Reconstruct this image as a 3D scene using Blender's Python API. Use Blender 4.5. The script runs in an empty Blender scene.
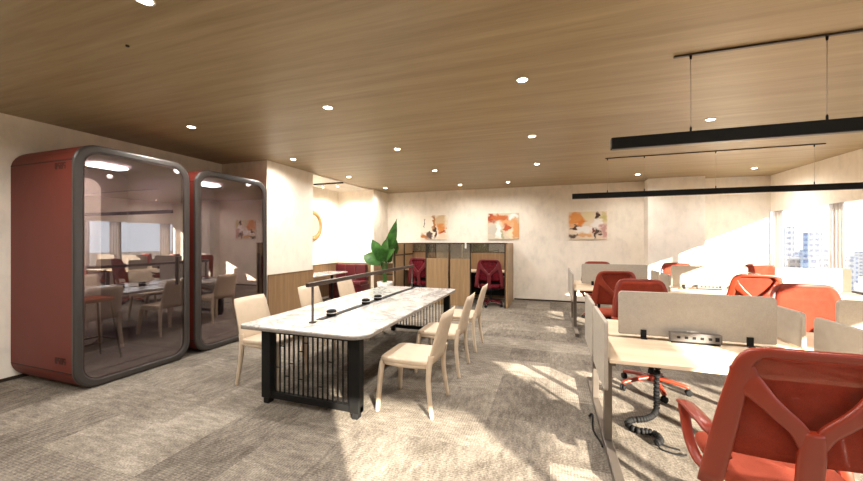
import bpy, bmesh, math, random
from mathutils import Vector, Matrix
random.seed(7)
SC = bpy.context.scene
COL = SC.collection
PI = math.pi
V = Vector

# ------------------------------------------------------------------ materials
def srgb(r, g, b):
    f = lambda c: (c/255)/12.92 if c/255 <= .04045 else (((c/255)+.055)/1.055)**2.4
    return (f(r), f(g), f(b), 1)

class Mat:
    """small helper around a node tree"""
    def __init__(s, name):
        s.m = bpy.data.materials.new(name); s.m.use_nodes = True
        s.t = s.m.node_tree; s.n = s.t.nodes; s.l = s.t.links
        s.n.clear()
        s.out = s.n.new('ShaderNodeOutputMaterial')
    def new(s, kind, **kw):
        x = s.n.new(kind)
        for k, v in kw.items(): setattr(x, k, v)
        return x
    def link(s, a, b): s.l.new(a, b)
    def coord(s, kind='Object', scale=(1, 1, 1), rot=(0, 0, 0)):
        tc = s.new('ShaderNodeTexCoord'); mp = s.new('ShaderNodeMapping')
        mp.inputs['Scale'].default_value = scale; mp.inputs['Rotation'].default_value = rot
        s.link(tc.outputs[kind], mp.inputs['Vector'])
        return mp.outputs['Vector']
    def noise(s, vec, scale=5, detail=4, rough=.55, dist=0):
        x = s.new('ShaderNodeTexNoise')
        x.inputs['Scale'].default_value = scale; x.inputs['Detail'].default_value = detail
        x.inputs['Roughness'].default_value = rough; x.inputs['Distortion'].default_value = dist
        s.link(vec, x.inputs['Vector'])
        return x.outputs['Fac']
    def ramp(s, fac, stops):
        r = s.new('ShaderNodeValToRGB')
        while len(r.color_ramp.elements) < len(stops): r.color_ramp.elements.new(.5)
        for e, (p, c) in zip(r.color_ramp.elements, stops): e.position = p; e.color = c
        s.link(fac, r.inputs['Fac'])
        return r.outputs['Color']
    def math(s, op, a, b=None, c=None):
        x = s.new('ShaderNodeMath', operation=op)
        for i, v in enumerate((a, b, c)):
            if v is None: continue
            if hasattr(v, 'node'): s.link(v, x.inputs[i])
            else: x.inputs[i].default_value = v
        return x.outputs[0]
    def mix(s, fac, a, b, mode='MIX'):
        x = s.new('ShaderNodeMix', data_type='RGBA', blend_type=mode)
        for sock, v in ((x.inputs[0], fac), (x.inputs[6], a), (x.inputs[7], b)):
            if hasattr(v, 'node'): s.link(v, sock)
            else: sock.default_value = v
        return x.outputs[2]
    def bsdf(s, color, rough=.5, metal=0, spec=.5, coat=0, bump=None, bstr=.2, bdist=.01):
        p = s.new('ShaderNodeBsdfPrincipled')
        for sock, v in ((p.inputs['Base Color'], color), (p.inputs['Roughness'], rough)):
            if hasattr(v, 'node'): s.link(v, sock)
            else: sock.default_value = v
        p.inputs['Metallic'].default_value = metal
        p.inputs['Specular IOR Level'].default_value = spec
        p.inputs['Coat Weight'].default_value = coat
        if bump is not None:
            b = s.new('ShaderNodeBump'); b.inputs['Strength'].default_value = bstr
            b.inputs['Distance'].default_value = bdist
            s.link(bump, b.inputs['Height']); s.link(b.outputs[0], p.inputs['Normal'])
        return p.outputs[0]
    def mixsh(s, fac, a, b):
        x = s.new('ShaderNodeMixShader')
        if hasattr(fac, 'node'): s.link(fac, x.inputs[0])
        else: x.inputs[0].default_value = fac
        s.link(a, x.inputs[1]); s.link(b, x.inputs[2])
        return x.outputs[0]
    def done(s, sh): s.link(sh, s.out.inputs['Surface']); return s.m

def lighter(c, k): return (min(1, c[0]*k), min(1, c[1]*k), min(1, c[2]*k), 1)

def plain(name, c, rough=.5, metal=0, var=.12, scale=14, spec=.5, coat=0, bump=0, kind='Object'):
    m = Mat(name); v = m.coord(kind); f = m.noise(v, scale)
    col = m.ramp(f, [(.3, lighter(c, 1-var)), (.7, lighter(c, 1+var))])
    return m.done(m.bsdf(col, rough, metal, spec, coat, bump=m.noise(v, scale*12, 2) if bump else None, bstr=bump, bdist=.002))

def wood(name, c1, c2, scale=(1, 1, 1), rough=.45, grain=9, spec=.4, rot=(0, 0, 0)):
    m = Mat(name); v = m.coord('Object', scale, rot)
    a = m.noise(v, grain, 6, .62, .35); b = m.noise(v, grain*5, 3, .6)
    f = m.math('ADD', m.math('MULTIPLY', a, .72), m.math('MULTIPLY', b, .28))
    col = m.ramp(f, [(.36, c1), (.64, c2)])
    return m.done(m.bsdf(col, rough, spec=spec, bump=f, bstr=.05, bdist=.003))

def plaster(name, c):
    m = Mat(name); v = m.coord()
    a = m.noise(v, 2.2, 7, .62, .5); b = m.noise(m.coord(scale=(1, 1, .45)), 9, 5, .65)
    f = m.math('ADD', m.math('MULTIPLY', a, .6), m.math('MULTIPLY', b, .4))
    col = m.ramp(f, [(.34, lighter(c, .86)), (.5, c), (.66, lighter(c, 1.07))])
    return m.done(m.bsdf(col, .62, spec=.3, bump=b, bstr=.06, bdist=.004))

def carpet(name):
    m = Mat(name)
    tc = m.new('ShaderNodeTexCoord')
    mp = m.new('ShaderNodeMapping'); mp.inputs['Scale'].default_value = (2, 2, 2)
    m.link(tc.outputs['Object'], mp.inputs['Vector'])
    fl = m.new('ShaderNodeVectorMath', operation='FLOOR'); m.link(mp.outputs[0], fl.inputs[0])
    wn = m.new('ShaderNodeTexWhiteNoise', noise_dimensions='2D'); m.link(fl.outputs[0], wn.inputs['Vector'])
    # loop pile: fine cross ribs turned a quarter from tile to tile
    def rib(ax, k):
        sp = m.new('ShaderNodeSeparateXYZ'); m.link(tc.outputs['Object'], sp.inputs[0])
        return m.math('SINE', m.math('MULTIPLY', sp.outputs[ax], k))
    turn = m.math('GREATER_THAN', wn.outputs['Value'], .5)
    ribs = m.math('ADD', m.math('MULTIPLY', rib(0, 330), turn), m.math('MULTIPLY', rib(1, 330), m.math('SUBTRACT', 1, turn)))
    v = m.coord(); vx = m.coord(scale=(1, 3.4, 1)); vy = m.coord(scale=(3.4, 1, 1))
    big = m.noise(v, 1.6, 5, .65, .6)
    st = m.math('ADD', m.math('MULTIPLY', m.noise(vx, 7, 4, .7), turn), m.math('MULTIPLY', m.noise(vy, 7, 4, .7), m.math('SUBTRACT', 1, turn)))
    fine = m.noise(v, 70, 3, .75)
    f = m.math('ADD', m.math('MULTIPLY', big, .26), m.math('MULTIPLY', st, .27))
    f = m.math('ADD', f, m.math('MULTIPLY', fine, .36))
    f = m.math('ADD', f, m.math('MULTIPLY', wn.outputs['Value'], .07))
    f = m.math('ADD', f, m.math('MULTIPLY', ribs, .018))
    col = m.ramp(f, [(.38, srgb(80, 73, 65)), (.49, srgb(121, 112, 101)), (.60, srgb(162, 152, 138))])
    hb = m.math('ADD', m.math('MULTIPLY', ribs, .08), fine)
    return m.done(m.bsdf(col, .95, spec=.1, bump=hb, bstr=.3, bdist=.003))

def marble(name):
    m = Mat(name); v = m.coord('Object', (1, .75, 1), (0, 0, .5))
    n1 = m.noise(v, 1.7, 7, .6, 1.6); n2 = m.noise(v, 4.6, 8, .62, 1.1)
    vein = lambda n, w: m.math('SUBTRACT', 1, m.math('MINIMUM', 1, m.math('DIVIDE', m.math('ABSOLUTE', m.math('SUBTRACT', n, .5)), w)))
    a = vein(n1, .045); b = vein(n2, .03)
    base = m.ramp(m.noise(v, 3, 4), [(.35, srgb(196, 192, 188)), (.62, srgb(218, 214, 209))])
    c = m.mix(m.math('MULTIPLY', a, .7), base, srgb(128, 124, 124))
    c = m.mix(m.math('MULTIPLY', b, .45), c, srgb(160, 132, 106))
    return m.done(m.bsdf(c, .16, spec=.5, coat=.2))

def fabric(name, c, k=260, var=.16, transp=0, transl=0):
    m = Mat(name); v = m.coord()
    f = m.noise(v, k, 2, .7); g = m.noise(v, 22, 3)
    h = m.math('ADD', m.math('MULTIPLY', f, .75), m.math('MULTIPLY', g, .25))
    col = m.ramp(h, [(.35, lighter(c, 1-var)), (.65, lighter(c, 1+var))])
    sh = m.bsdf(col, .9, spec=.15, bump=f, bstr=.25, bdist=.001)
    if transl:
        t = m.new('ShaderNodeBsdfTranslucent'); m.link(col, t.inputs[0]); sh = m.mixsh(transl, sh, t.outputs[0])
    if transp:
        t = m.new('ShaderNodeBsdfTransparent'); t.inputs[0].default_value = (1, .95, .93, 1)
        sh = m.mixsh(transp, sh, t.outputs[0])
    return m.done(sh)

def glass(name, tint, refl, rough=0.0, k=.45):
    m = Mat(name)
    t = m.new('ShaderNodeBsdfTransparent'); t.inputs[0].default_value = tint
    g = m.new('ShaderNodeBsdfGlossy'); g.inputs['Roughness'].default_value = rough
    g.inputs['Color'].default_value = (1, .96, .94, 1)
    lw = m.new('ShaderNodeLayerWeight'); lw.inputs[0].default_value = .35
    f = m.math('MINIMUM', .9, m.math('ADD', m.math('MULTIPLY', lw.outputs['Fresnel'], k), refl))
    return m.done(m.mixsh(f, t.outputs[0], g.outputs[0]))

def emit(name, c, s):
    m = Mat(name); e = m.new('ShaderNodeEmission'); e.inputs[0].default_value = c; e.inputs[1].default_value = s
    return m.done(e.outputs[0])

def painting(name, base, dabs, seed):
    m = Mat(name)
    tc = m.new('ShaderNodeTexCoord'); mp = m.new('ShaderNodeMapping'); mp.inputs['Location'].default_value = (seed, 0, seed)
    m.link(tc.outputs['Generated'], mp.inputs['Vector'])
    nz = m.new('ShaderNodeTexNoise'); nz.inputs['Scale'].default_value = 5; nz.inputs['Detail'].default_value = 5
    m.link(mp.outputs[0], nz.inputs['Vector'])
    sp = m.new('ShaderNodeSeparateXYZ'); m.link(tc.outputs['Generated'], sp.inputs[0])
    sn = m.new('ShaderNodeSeparateColor'); m.link(nz.outputs['Color'], sn.inputs[0])
    x = m.math('ADD', sp.outputs[0], m.math('MULTIPLY', m.math('SUBTRACT', sn.outputs[0], .5), .45))
    y = m.math('ADD', sp.outputs[2], m.math('MULTIPLY', m.math('SUBTRACT', sn.outputs[1], .5), .45))
    brush = m.noise(m.coord('Generated', (3, 1, 26)), 5, 4, .6)
    c = m.mix(m.math('MULTIPLY', brush, .5), base, lighter(base, 1.25))
    for (cx, cy, sx, sy, k) in dabs:
        dx = m.math('DIVIDE', m.math('ABSOLUTE', m.math('SUBTRACT', x, cx)), sx)
        dy = m.math('DIVIDE', m.math('ABSOLUTE', m.math('SUBTRACT', y, cy)), sy)
        e = m.math('MULTIPLY', m.math('SUBTRACT', 1.3, m.math('SQRT', m.math('ADD', m.math('MULTIPLY', dx, dx), m.math('MULTIPLY', dy, dy)))), 1.6)
        e = m.math('MULTIPLY', m.math('MINIMUM', 1, m.math('MAXIMUM', 0, e)), m.math('ADD', .62, m.math('MULTIPLY', brush, .8)))
        e = m.math('MINIMUM', 1, e)
        c = m.mix(e, c, k)
    return m.done(m.bsdf(c, .6, spec=.25, bump=brush, bstr=.3, bdist=.004))

M = {}
M['plaster'] = plaster('plaster_cream', srgb(238, 228, 213))
M['plaster_white'] = plaster('plaster_pale', srgb(240, 233, 222))
M['carpet'] = carpet('carpet_tiles')
M['ceiling'] = wood('ceiling_oak_veneer', srgb(142, 123, 91), srgb(166, 147, 113), (.35, 7, 1), .42, 1.6)
M['oak'] = wood('oak_panel', srgb(124, 95, 66), srgb(148, 118, 86), (9, 9, .5), .45, 2.0)
M['oak_dark'] = wood('walnut_panel', srgb(96, 72, 48), srgb(122, 94, 64), (9, 9, .5), .35, 2.0)
M['booth_oak'] = wood('booth_oak', srgb(132, 105, 74), srgb(156, 128, 94), (9, 9, .5), .45, 2.0)
M['maple'] = wood('maple_desktop', srgb(214, 192, 162), srgb(232, 212, 184), (.5, 8, 8), .4, 1.6)
M['marble'] = marble('white_marble')
M['stone_edge'] = plain('stone_edge', srgb(120, 112, 104), .45, var=.2, scale=30)
M['black'] = plain('black_powder_coat', srgb(14, 13, 12), .6, 0, var=.15, spec=.2)
M['bronze'] = plain('dark_bronze', srgb(62, 50, 42), .4, .6, var=.12)
M['leg_metal'] = plain('grey_bronze_metal', srgb(104, 95, 86), .38, .55, var=.08)
M['plastic'] = plain('black_plastic', srgb(18, 17, 17), .7, var=.2, scale=40, spec=.2)
M['grey_box'] = plain('grey_socket_box', srgb(92, 86, 82), .45, var=.08)
M['pod_red'] = plain('pod_red_shell', srgb(98, 38, 29), .5, var=.05, scale=5, spec=.25)
M['pod_grey'] = plain('pod_grey_bezel', srgb(56, 51, 48), .38, .2, var=.05, scale=5)
M['pod_in'] = fabric('pod_lining', srgb(120, 108, 110), 60, .08)
M['pod_pale'] = fabric('pod_pale_backing', srgb(226, 214, 200), 60, .06)
M['seam'] = plain('dark_seam', srgb(46, 22, 18), .7, var=.1)
M['pod_glass'] = glass('pod_glass', (.64, .59, .605, 1), .135)
M['booth_glass'] = glass('booth_glass', (.66, .66, .58, 1), .2)
M['win_glass'] = glass('window_glass', (.97, .98, .98, 1), .004, k=.08)
M['chair_red'] = plain('chair_red_plastic', srgb(128, 42, 20), .36, var=.05, scale=8, spec=.5)
M['mesh_red'] = fabric('chair_red_mesh', srgb(148, 60, 42), 420, .26, transp=.09, transl=.30)
M['seat_red'] = fabric('chair_red_seat', srgb(162, 74, 54), 300, .14)
M['crimson'] = plain('crimson_plastic', srgb(96, 18, 28), .4, var=.06)
M['crimson_mesh'] = fabric('crimson_mesh', srgb(100, 20, 32), 420, .2, transp=.15)
M['crimson_leather'] = plain('crimson_leather', srgb(84, 22, 29), .38, var=.14, scale=9, bump=.1)
M['cream'] = plain('cream_leather', srgb(192, 172, 148), .5, var=.05, scale=12, bump=.12)
M['screen'] = fabric('grey_beige_felt', srgb(164, 155, 143), 240, .13)
M['white'] = plain('white_ceramic', srgb(222, 218, 212), .35, var=.04)
M['frame_grey'] = plain('window_frame_grey', srgb(62, 59, 57), .4, .3, var=.06)
M['infill'] = fabric('sheer_infill', srgb(212, 206, 200), 180, .05, transp=.42, transl=.20)
M['leaf'] = None
M['trunk'] = plain('green_stem', srgb(96, 128, 62), .5, var=.2)
M['soil'] = plain('dark_soil', srgb(58, 46, 38), .9, var=.3, scale=40)
M['lamp_on'] = emit('lamp_lens', (1, .86, .66, 1), 22)
M['pod_light'] = emit('pod_ceiling_light', (1, .95, .91, 1), 26.0)
M['mirror'] = plain('mirror_silver', srgb(240, 236, 228), .06, 1.0, var=.01)
M['gold_wood'] = plain('gold_wood_ring', srgb(150, 118, 72), .4, .3, var=.15)
M['steel'] = plain('steel_wire', srgb(190, 180, 168), .4, .3, var=.05)
m = Mat('leaf_green'); v = m.coord(); c = m.ramp(m.noise(v, 7, 4), [(.3, srgb(28, 66, 24)), (.7, srgb(70, 120, 48))])
t = m.new('ShaderNodeBsdfTranslucent'); m.link(c, t.inputs[0])
M['leaf'] = m.done(m.mixsh(.25, m.bsdf(c, .35, spec=.5), t.outputs[0]))

# ------------------------------------------------------------------ mesh helpers
def BM(): return bmesh.new()

def add_box(bm, x0, x1, y0, y1, z0, z1, bev=0, seg=2, mat=None):
    t = bmesh.new()
    bmesh.ops.create_cube(t, size=1)
    for v in t.verts:
        v.co = V(((x0+x1)/2+v.co.x*(x1-x0), (y0+y1)/2+v.co.y*(y1-y0), (z0+z1)/2+v.co.z*(z1-z0)))
    if bev:
        bmesh.ops.bevel(t, geom=t.edges[:], offset=bev, segments=seg, profile=.5, affect='EDGES')
    merge(bm, t, mat)

def merge(bm, t, mat=None):
    if mat is not None: bmesh.ops.transform(t, matrix=mat, verts=t.verts)
    mp = {}
    for v in t.verts: mp[v] = bm.verts.new(v.co)
    for f in t.faces:
        try:
            nf = bm.faces.new([mp[v] for v in f.verts]); nf.smooth = f.smooth
        except ValueError: pass
    t.free()

def rrect(w, h, r, n=5, cx=0, cy=0):
    """rounded rectangle outline, counter-clockwise; r = one radius or four (ne, nw, sw, se)"""
    rs = r if isinstance(r, (tuple, list)) else (r,)*4
    pts = []
    for (sx, sy, a0), q in zip(((1, 1, 0), (-1, 1, 90), (-1, -1, 180), (1, -1, 270)), rs):
        for k in range(n+1):
            a = math.radians(a0+90*k/n)
            pts.append((cx+sx*(w/2-q)+q*math.cos(a), cy+sy*(h/2-q)+q*math.sin(a)))
    return pts

def add_prism(bm, pts, z0, z1, axis='z', inset=0, mat=None):
    """outline extruded along an axis; inset > 0 chamfers both rims"""
    def P(a, b, c):
        return {'z': V((a, b, c)), 'x': V((c, a, b)), 'y': V((a, c, b))}[axis]
    t = bmesh.new()
    cx = sum(p[0] for p in pts)/len(pts); cy = sum(p[1] for p in pts)/len(pts)
    W = max(p[0] for p in pts)-min(p[0] for p in pts); H = max(p[1] for p in pts)-min(p[1] for p in pts)
    sc = lambda p, i: (cx+(p[0]-cx)*(1-2*i/W), cy+(p[1]-cy)*(1-2*i/H))
    lv = [(z0, 0), (z1, 0)] if not inset else [(z0, inset), (z0+inset*.4, inset*.3), (z0+inset, 0), (z1-inset, 0), (z1-inset*.4, inset*.3), (z1, inset)]
    rings = [[t.verts.new(P(*sc(p, i), z)) for p in pts] for z, i in lv]
    n = len(pts)
    for a, b in zip(rings, rings[1:]):
        for k in range(n): t.faces.new((a[k], a[(k+1) % n], b[(k+1) % n], b[k])).smooth = True
    t.faces.new(list(reversed(rings[0]))); t.faces.new(rings[-1])
    bmesh.ops.recalc_face_normals(t, faces=t.faces[:])
    merge(bm, t, mat)

def add_ring(bm, outer, inner, z0, z1, axis='z', cham=0):
    """frame between two outlines of the same length"""
    def P(p, c):
        return {'z': V((p[0], p[1], c)), 'x': V((c, p[0], p[1])), 'y': V((p[0], c, p[1]))}[axis]
    t = bmesh.new(); n = len(outer)
    lerp = lambda a, b, k: (a[0]+(b[0]-a[0])*k, a[1]+(b[1]-a[1])*k)
    if cham:
        prof = [(0, z0), (0, z1-cham), (.12, z1-cham*.3), (.3, z1), (.85, z1), (1, z1-cham*.4), (1, z0)]
    else: prof = [(0, z0), (0, z1), (1, z1), (1, z0)]
    rings = [[t.verts.new(P(lerp(outer[k], inner[k], q), z)) for k in range(n)] for q, z in prof]
    m_ = len(rings)
    for i in range(m_):
        a, b = rings[i], rings[(i+1) % m_]
        for k in range(n): t.faces.new((a[k], a[(k+1) % n], b[(k+1) % n], b[k]))
    bmesh.ops.recalc_face_normals(t, faces=t.faces[:])
    merge(bm, t)

def sweep(bm, pts, nrm, hw, ht, closed=False, n=10, power=3.0):
    """band swept along 3D points: half width hw across, half thickness ht along nrm"""
    N = len(pts); pts = [V(p) for p in pts]
    hw = hw if isinstance(hw, (list, tuple)) else [hw]*N
    ht = ht if isinstance(ht, (list, tuple)) else [ht]*N
    nrm = nrm if isinstance(nrm, list) else [nrm]*N
    rings = []
    for i in range(N):
        if closed: T = pts[(i+1) % N]-pts[i-1]
        else: T = pts[min(i+1, N-1)]-pts[max(i-1, 0)]
        T.normalize(); Nn = V(nrm[i]); Nn = (Nn-T*Nn.dot(T)).normalized(); B = T.cross(Nn)
        ring = []
        for k in range(n):
            a = 2*PI*(k+.5)/n; c, s_ = math.cos(a), math.sin(a)
            x = math.copysign(abs(c)**(2/power), c); y = math.copysign(abs(s_)**(2/power), s_)
            ring.append(bm.verts.new(pts[i]+B*(x*hw[i])+Nn*(y*ht[i])))
        rings.append(ring)
    L = N if closed else N-1
    for i in range(L):
        a, b = rings[i], rings[(i+1) % N]
        for k in range(n):
            bm.faces.new((a[k], a[(k+1) % n], b[(k+1) % n], b[k])).smooth = True
    if not closed:
        bm.faces.new(list(reversed(rings[0]))); bm.faces.new(rings[-1])

def tube(bm, pts, r, n=8, closed=False):
    up = V((0, 0, 1)); d = (V(pts[1])-V(pts[0])).normalized()
    if abs(d.z) > .8: up = V((1, .2, 0))
    sweep(bm, pts, up, r, r, closed, n, 2.0)

def smooth_path(pts, k=6):
    P = [V(p) for p in pts]; out = []
    for i in range(len(P)-1):
        a = P[max(i-1, 0)]; b = P[i]; c = P[i+1]; d = P[min(i+2, len(P)-1)]
        for j in range(k):
            t = j/k
            out.append(.5*((2*b)+(c-a)*t+(2*a-5*b+4*c-d)*t*t+(3*b-a-3*c+d)*t**3))
    out.append(P[-1]); return out

def lathe(bm, prof, n=20, c=(0, 0, 0), mat=None):
    t = bmesh.new()
    rings = [[t.verts.new((c[0]+r*math.cos(2*PI*k/n), c[1]+r*math.sin(2*PI*k/n), c[2]+z)) for k in range(n)] for r, z in prof]
    for a, b in zip(rings, rings[1:]):
        for k in range(n): t.faces.new((a[k], a[(k+1) % n], b[(k+1) % n], b[k])).smooth = True
    t.faces.new(list(reversed(rings[0]))); t.faces.new(rings[-1])
    merge(bm, t, mat)

WORLD = set()
def obj(name, bm, mat, parent=None, recalc=True):
    """link a bmesh as ONE mesh object (parts of a world-built thing are shifted to its base)"""
    if parent is not None:
        root = parent
        while root.parent: root = root.parent
        if root.name in WORLD: bmesh.ops.translate(bm, vec=-root.location, verts=bm.verts)
    if recalc: bmesh.ops.recalc_face_normals(bm, faces=bm.faces[:])
    me = bpy.data.meshes.new(name); bm.to_mesh(me); bm.free()
    for a in (mat if isinstance(mat, list) else [mat]): me.materials.append(a)
    o = bpy.data.objects.new(name, me); COL.objects.link(o)
    if parent is not None: o.parent = parent
    return o

def box_obj(name, mat, parent, *a, bev=0, **k):
    bm = BM(); add_box(bm, *a, bev=bev); return obj(name, bm, mat, parent)

def tag(o, label, cat, group=None):
    o['label'] = label; o['category'] = cat
    if group: o['group'] = group
    return o

def thing(name, label, cat, loc=(0, 0, 0), rotz=0, group=None, world=True):
    o = bpy.data.objects.new(name, None); COL.objects.link(o)
    o.empty_display_size = .1
    o.location = loc; o.rotation_euler = (0, 0, rotz)
    if world: WORLD.add(o.name)
    return tag(o, label, cat, group)

def struct(name, bm, mat, parent=None):
    o = obj(name, bm, mat, parent); o['kind'] = 'structure'; return o
def sbox(name, mat, *a, bev=0):
    bm = BM(); add_box(bm, *a, bev=bev); return struct(name, bm, mat)

def kids(o): return [c for c in bpy.data.objects if c.parent == o]
def dup(root, loc, rotz=0, label=None):
    r = root.copy(); COL.objects.link(r); r.location = loc; r.rotation_euler = (0, 0, rotz)
    if label: r['label'] = label
    def rec(a, b):
        for ch in kids(a):
            c = ch.copy(); COL.objects.link(c); c.parent = b; rec(ch, c)
    rec(root, r)
    return r

# ------------------------------------------------------------------ room
XL, XR, YB, YF, ZC = -5.5, 4.33, 9.12, -2.75, 2.85
sbox('floor', M['carpet'], XL-.3, XR+.3, YF-.3, YB+.3, -.2, 0)
sbox('ceiling', M['ceiling'], XL-.3, XR+.3, YF-.3, YB+.3, ZC, ZC+.2)
sbox('wall_left', M['plaster'], XL-.25, XL, YF, YB, 0, ZC)
sbox('wall_back', M['plaster'], XL-.25, XR, YB, YB+.25, 0, ZC)
# pier of the left wall between pods and nook, and the short return behind the plant
sbox('wall_pier', M['plaster'], XL, -4.5, 4.68, 5.88, 0, ZC)
sbox('wall_return', M['plaster'], XL, -4.42, 8.27, YB, 0, ZC)
# shallow column on the back wall
sbox('wall_column', M['plaster_white'], 2.03, 3.07, 8.75, YB, 0, ZC)
sbox('ceiling_nook', M['plaster_white'], XL, -4.5, 5.88, 8.27, ZC-.02, ZC)
for nm, a in (('baseboard_left', (XL, XL+.012, YF, 4.68)),):
    sbox(nm, M['bronze'], *a, 0, .035)
sbox('baseboard_back', M['bronze'], -.86, 2.03, YB-.012, YB, 0, .035)
sbox('baseboard_pier', M['bronze'], -4.5, -4.488, 4.68, 5.88, 0, .06)

# window wall on the right: sill band, header, ribbon of windows with mullions
SILL, HEAD = .68, 2.1
bm = BM(); add_box(bm, XR, XR+.22, YF-.25, YB+.25, 0, SILL); add_box(bm, XR, XR+.22, -.75, YB+.25, HEAD, ZC); add_box(bm, XR, XR+.22, YF-.25, -1.9, HEAD, ZC); add_box(bm, XR, XR+.22, -1.9, -.75, 2.40, ZC)
struct('wall_right', bm, M['plaster_white'])
mull = [9.04, 7.50, 6.50, 3.75, 2.25, .75, -.75, -1.9, -2.7]
for i in range(len(mull)-1):
    a, b = mull[i+1], mull[i]; HD = 2.40 if b == -.75 else HEAD
    bm = BM()
    add_box(bm, XR+.05, XR+.13, b-.03, b+.03, SILL, HD)
    add_box(bm, XR+.05, XR+.13, a+.035, b-.035, SILL, SILL+.05)
    w = struct('window_%d' % (i+1), bm, M['frame_grey'])
    bm = BM(); add_box(bm, XR+.085, XR+.095, a+.031, b-.031, SILL+.05, HD); struct('window_pane', bm, M['win_glass'], w)
# front wall behind the camera: solid, with a ribbon window at its right end
FX, FHEAD = 2.70, 2.30
bm = BM(); add_box(bm, XL-.25, FX, YF-.22, YF, 0, ZC); add_box(bm, FX, XR+.22, YF-.22, YF, 0, SILL); add_box(bm, FX, XR+.22, YF-.22, YF, FHEAD, ZC)
struct('wall_front', bm, M['plaster_white'])
bm = BM(); add_ring(bm, rrect(XR-FX, FHEAD-SILL, .001, 1, (XR+FX)/2, (FHEAD+SILL)/2), rrect(XR-FX-.1, FHEAD-SILL-.1, .001, 1, (XR+FX)/2, (FHEAD+SILL)/2), YF-.14, YF-.06, 'y')
w = struct('window_9', bm, M['frame_grey'])
bm = BM(); add_box(bm, FX+.05, XR-.05, YF-.105, YF-.095, SILL+.05, FHEAD-.05); struct('window_pane', bm, M['win_glass'], w)

# sheer curtain panels for the window piers, see-through so the sun passes
def infill(y0, y1, label):
    bm = BM(); n = 36; rows = []
    for z in (SILL-.05, 1.2, 1.7, HEAD-.005):
        r = []
        for k in range(n+1):
            q = k/n
            r.append(bm.verts.new((XR-.035+.010*math.sin(q*PI*8), y0+(y1-y0)*q, z)))
        rows.append(r)
    for a, b in zip(rows, rows[1:]):
        for k in range(n): bm.faces.new((a[k], a[k+1], b[k+1], b[k])).smooth = True
    o = obj('sheer_infill', bm, M['infill'])
    sm = o.modifiers.new('thick', 'SOLIDIFY'); sm.thickness = .003
    tag(o, label, 'infill', 'sheer infill panels at the window wall')
infill(8.66, 8.99, 'narrow white sheer curtain panel beside the back corner of the window wall')
infill(7.16, 7.455, 'narrow white sheer curtain panel right of the dark mullion')

infill(6.36, 6.66, 'white sheer curtain panel added out of view to shade the far screen')  # unseen panel, put in to shade the right end of the far screen
# wainscot
def wainscot(name, axis, fix, a, b, z, t=.02):
    bm = BM()
    if axis == 'x': add_box(bm, fix, fix+t, a, b, .06, z-.02)
    else: add_box(bm, a, b, fix-t, fix, .06, z-.02)
    o = struct(name, bm, M['oak'])
    bm = BM()
    if axis == 'x': add_box(bm, fix, fix+t+.008, a, b, z-.02, z, bev=.003)
    else: add_box(bm, a, b, fix-t-.008, fix, z-.02, z, bev=.003)
    struct('trim_cap', bm, M['oak_dark'], o)
wainscot('trim_1', 'x', -4.5, 4.69, 5.87, .92)
wainscot('trim_2', 'x', XL, 5.89, 8.26, .90)
wainscot('trim_3', 'y', 8.27, XL+.03, -4.5, .90)
# low planter wall joining the nook and the study booths
bm = BM(); add_box(bm, -4.5, -3.68, 8.30, 8.48, 0, .87, bev=.004)
o = struct('wall_low', bm, M['oak_dark'])
bm = BM(); add_box(bm, -4.5, -3.68, 8.285, 8.495, .87, .90, bev=.004); struct('trim_cap', bm, M['oak_dark'], o)
bm = BM(); add_box(bm, -4.5, -3.68, 8.294, 8.30, .60, .635); struct('trim_line', bm, M['bronze'], o)

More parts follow.
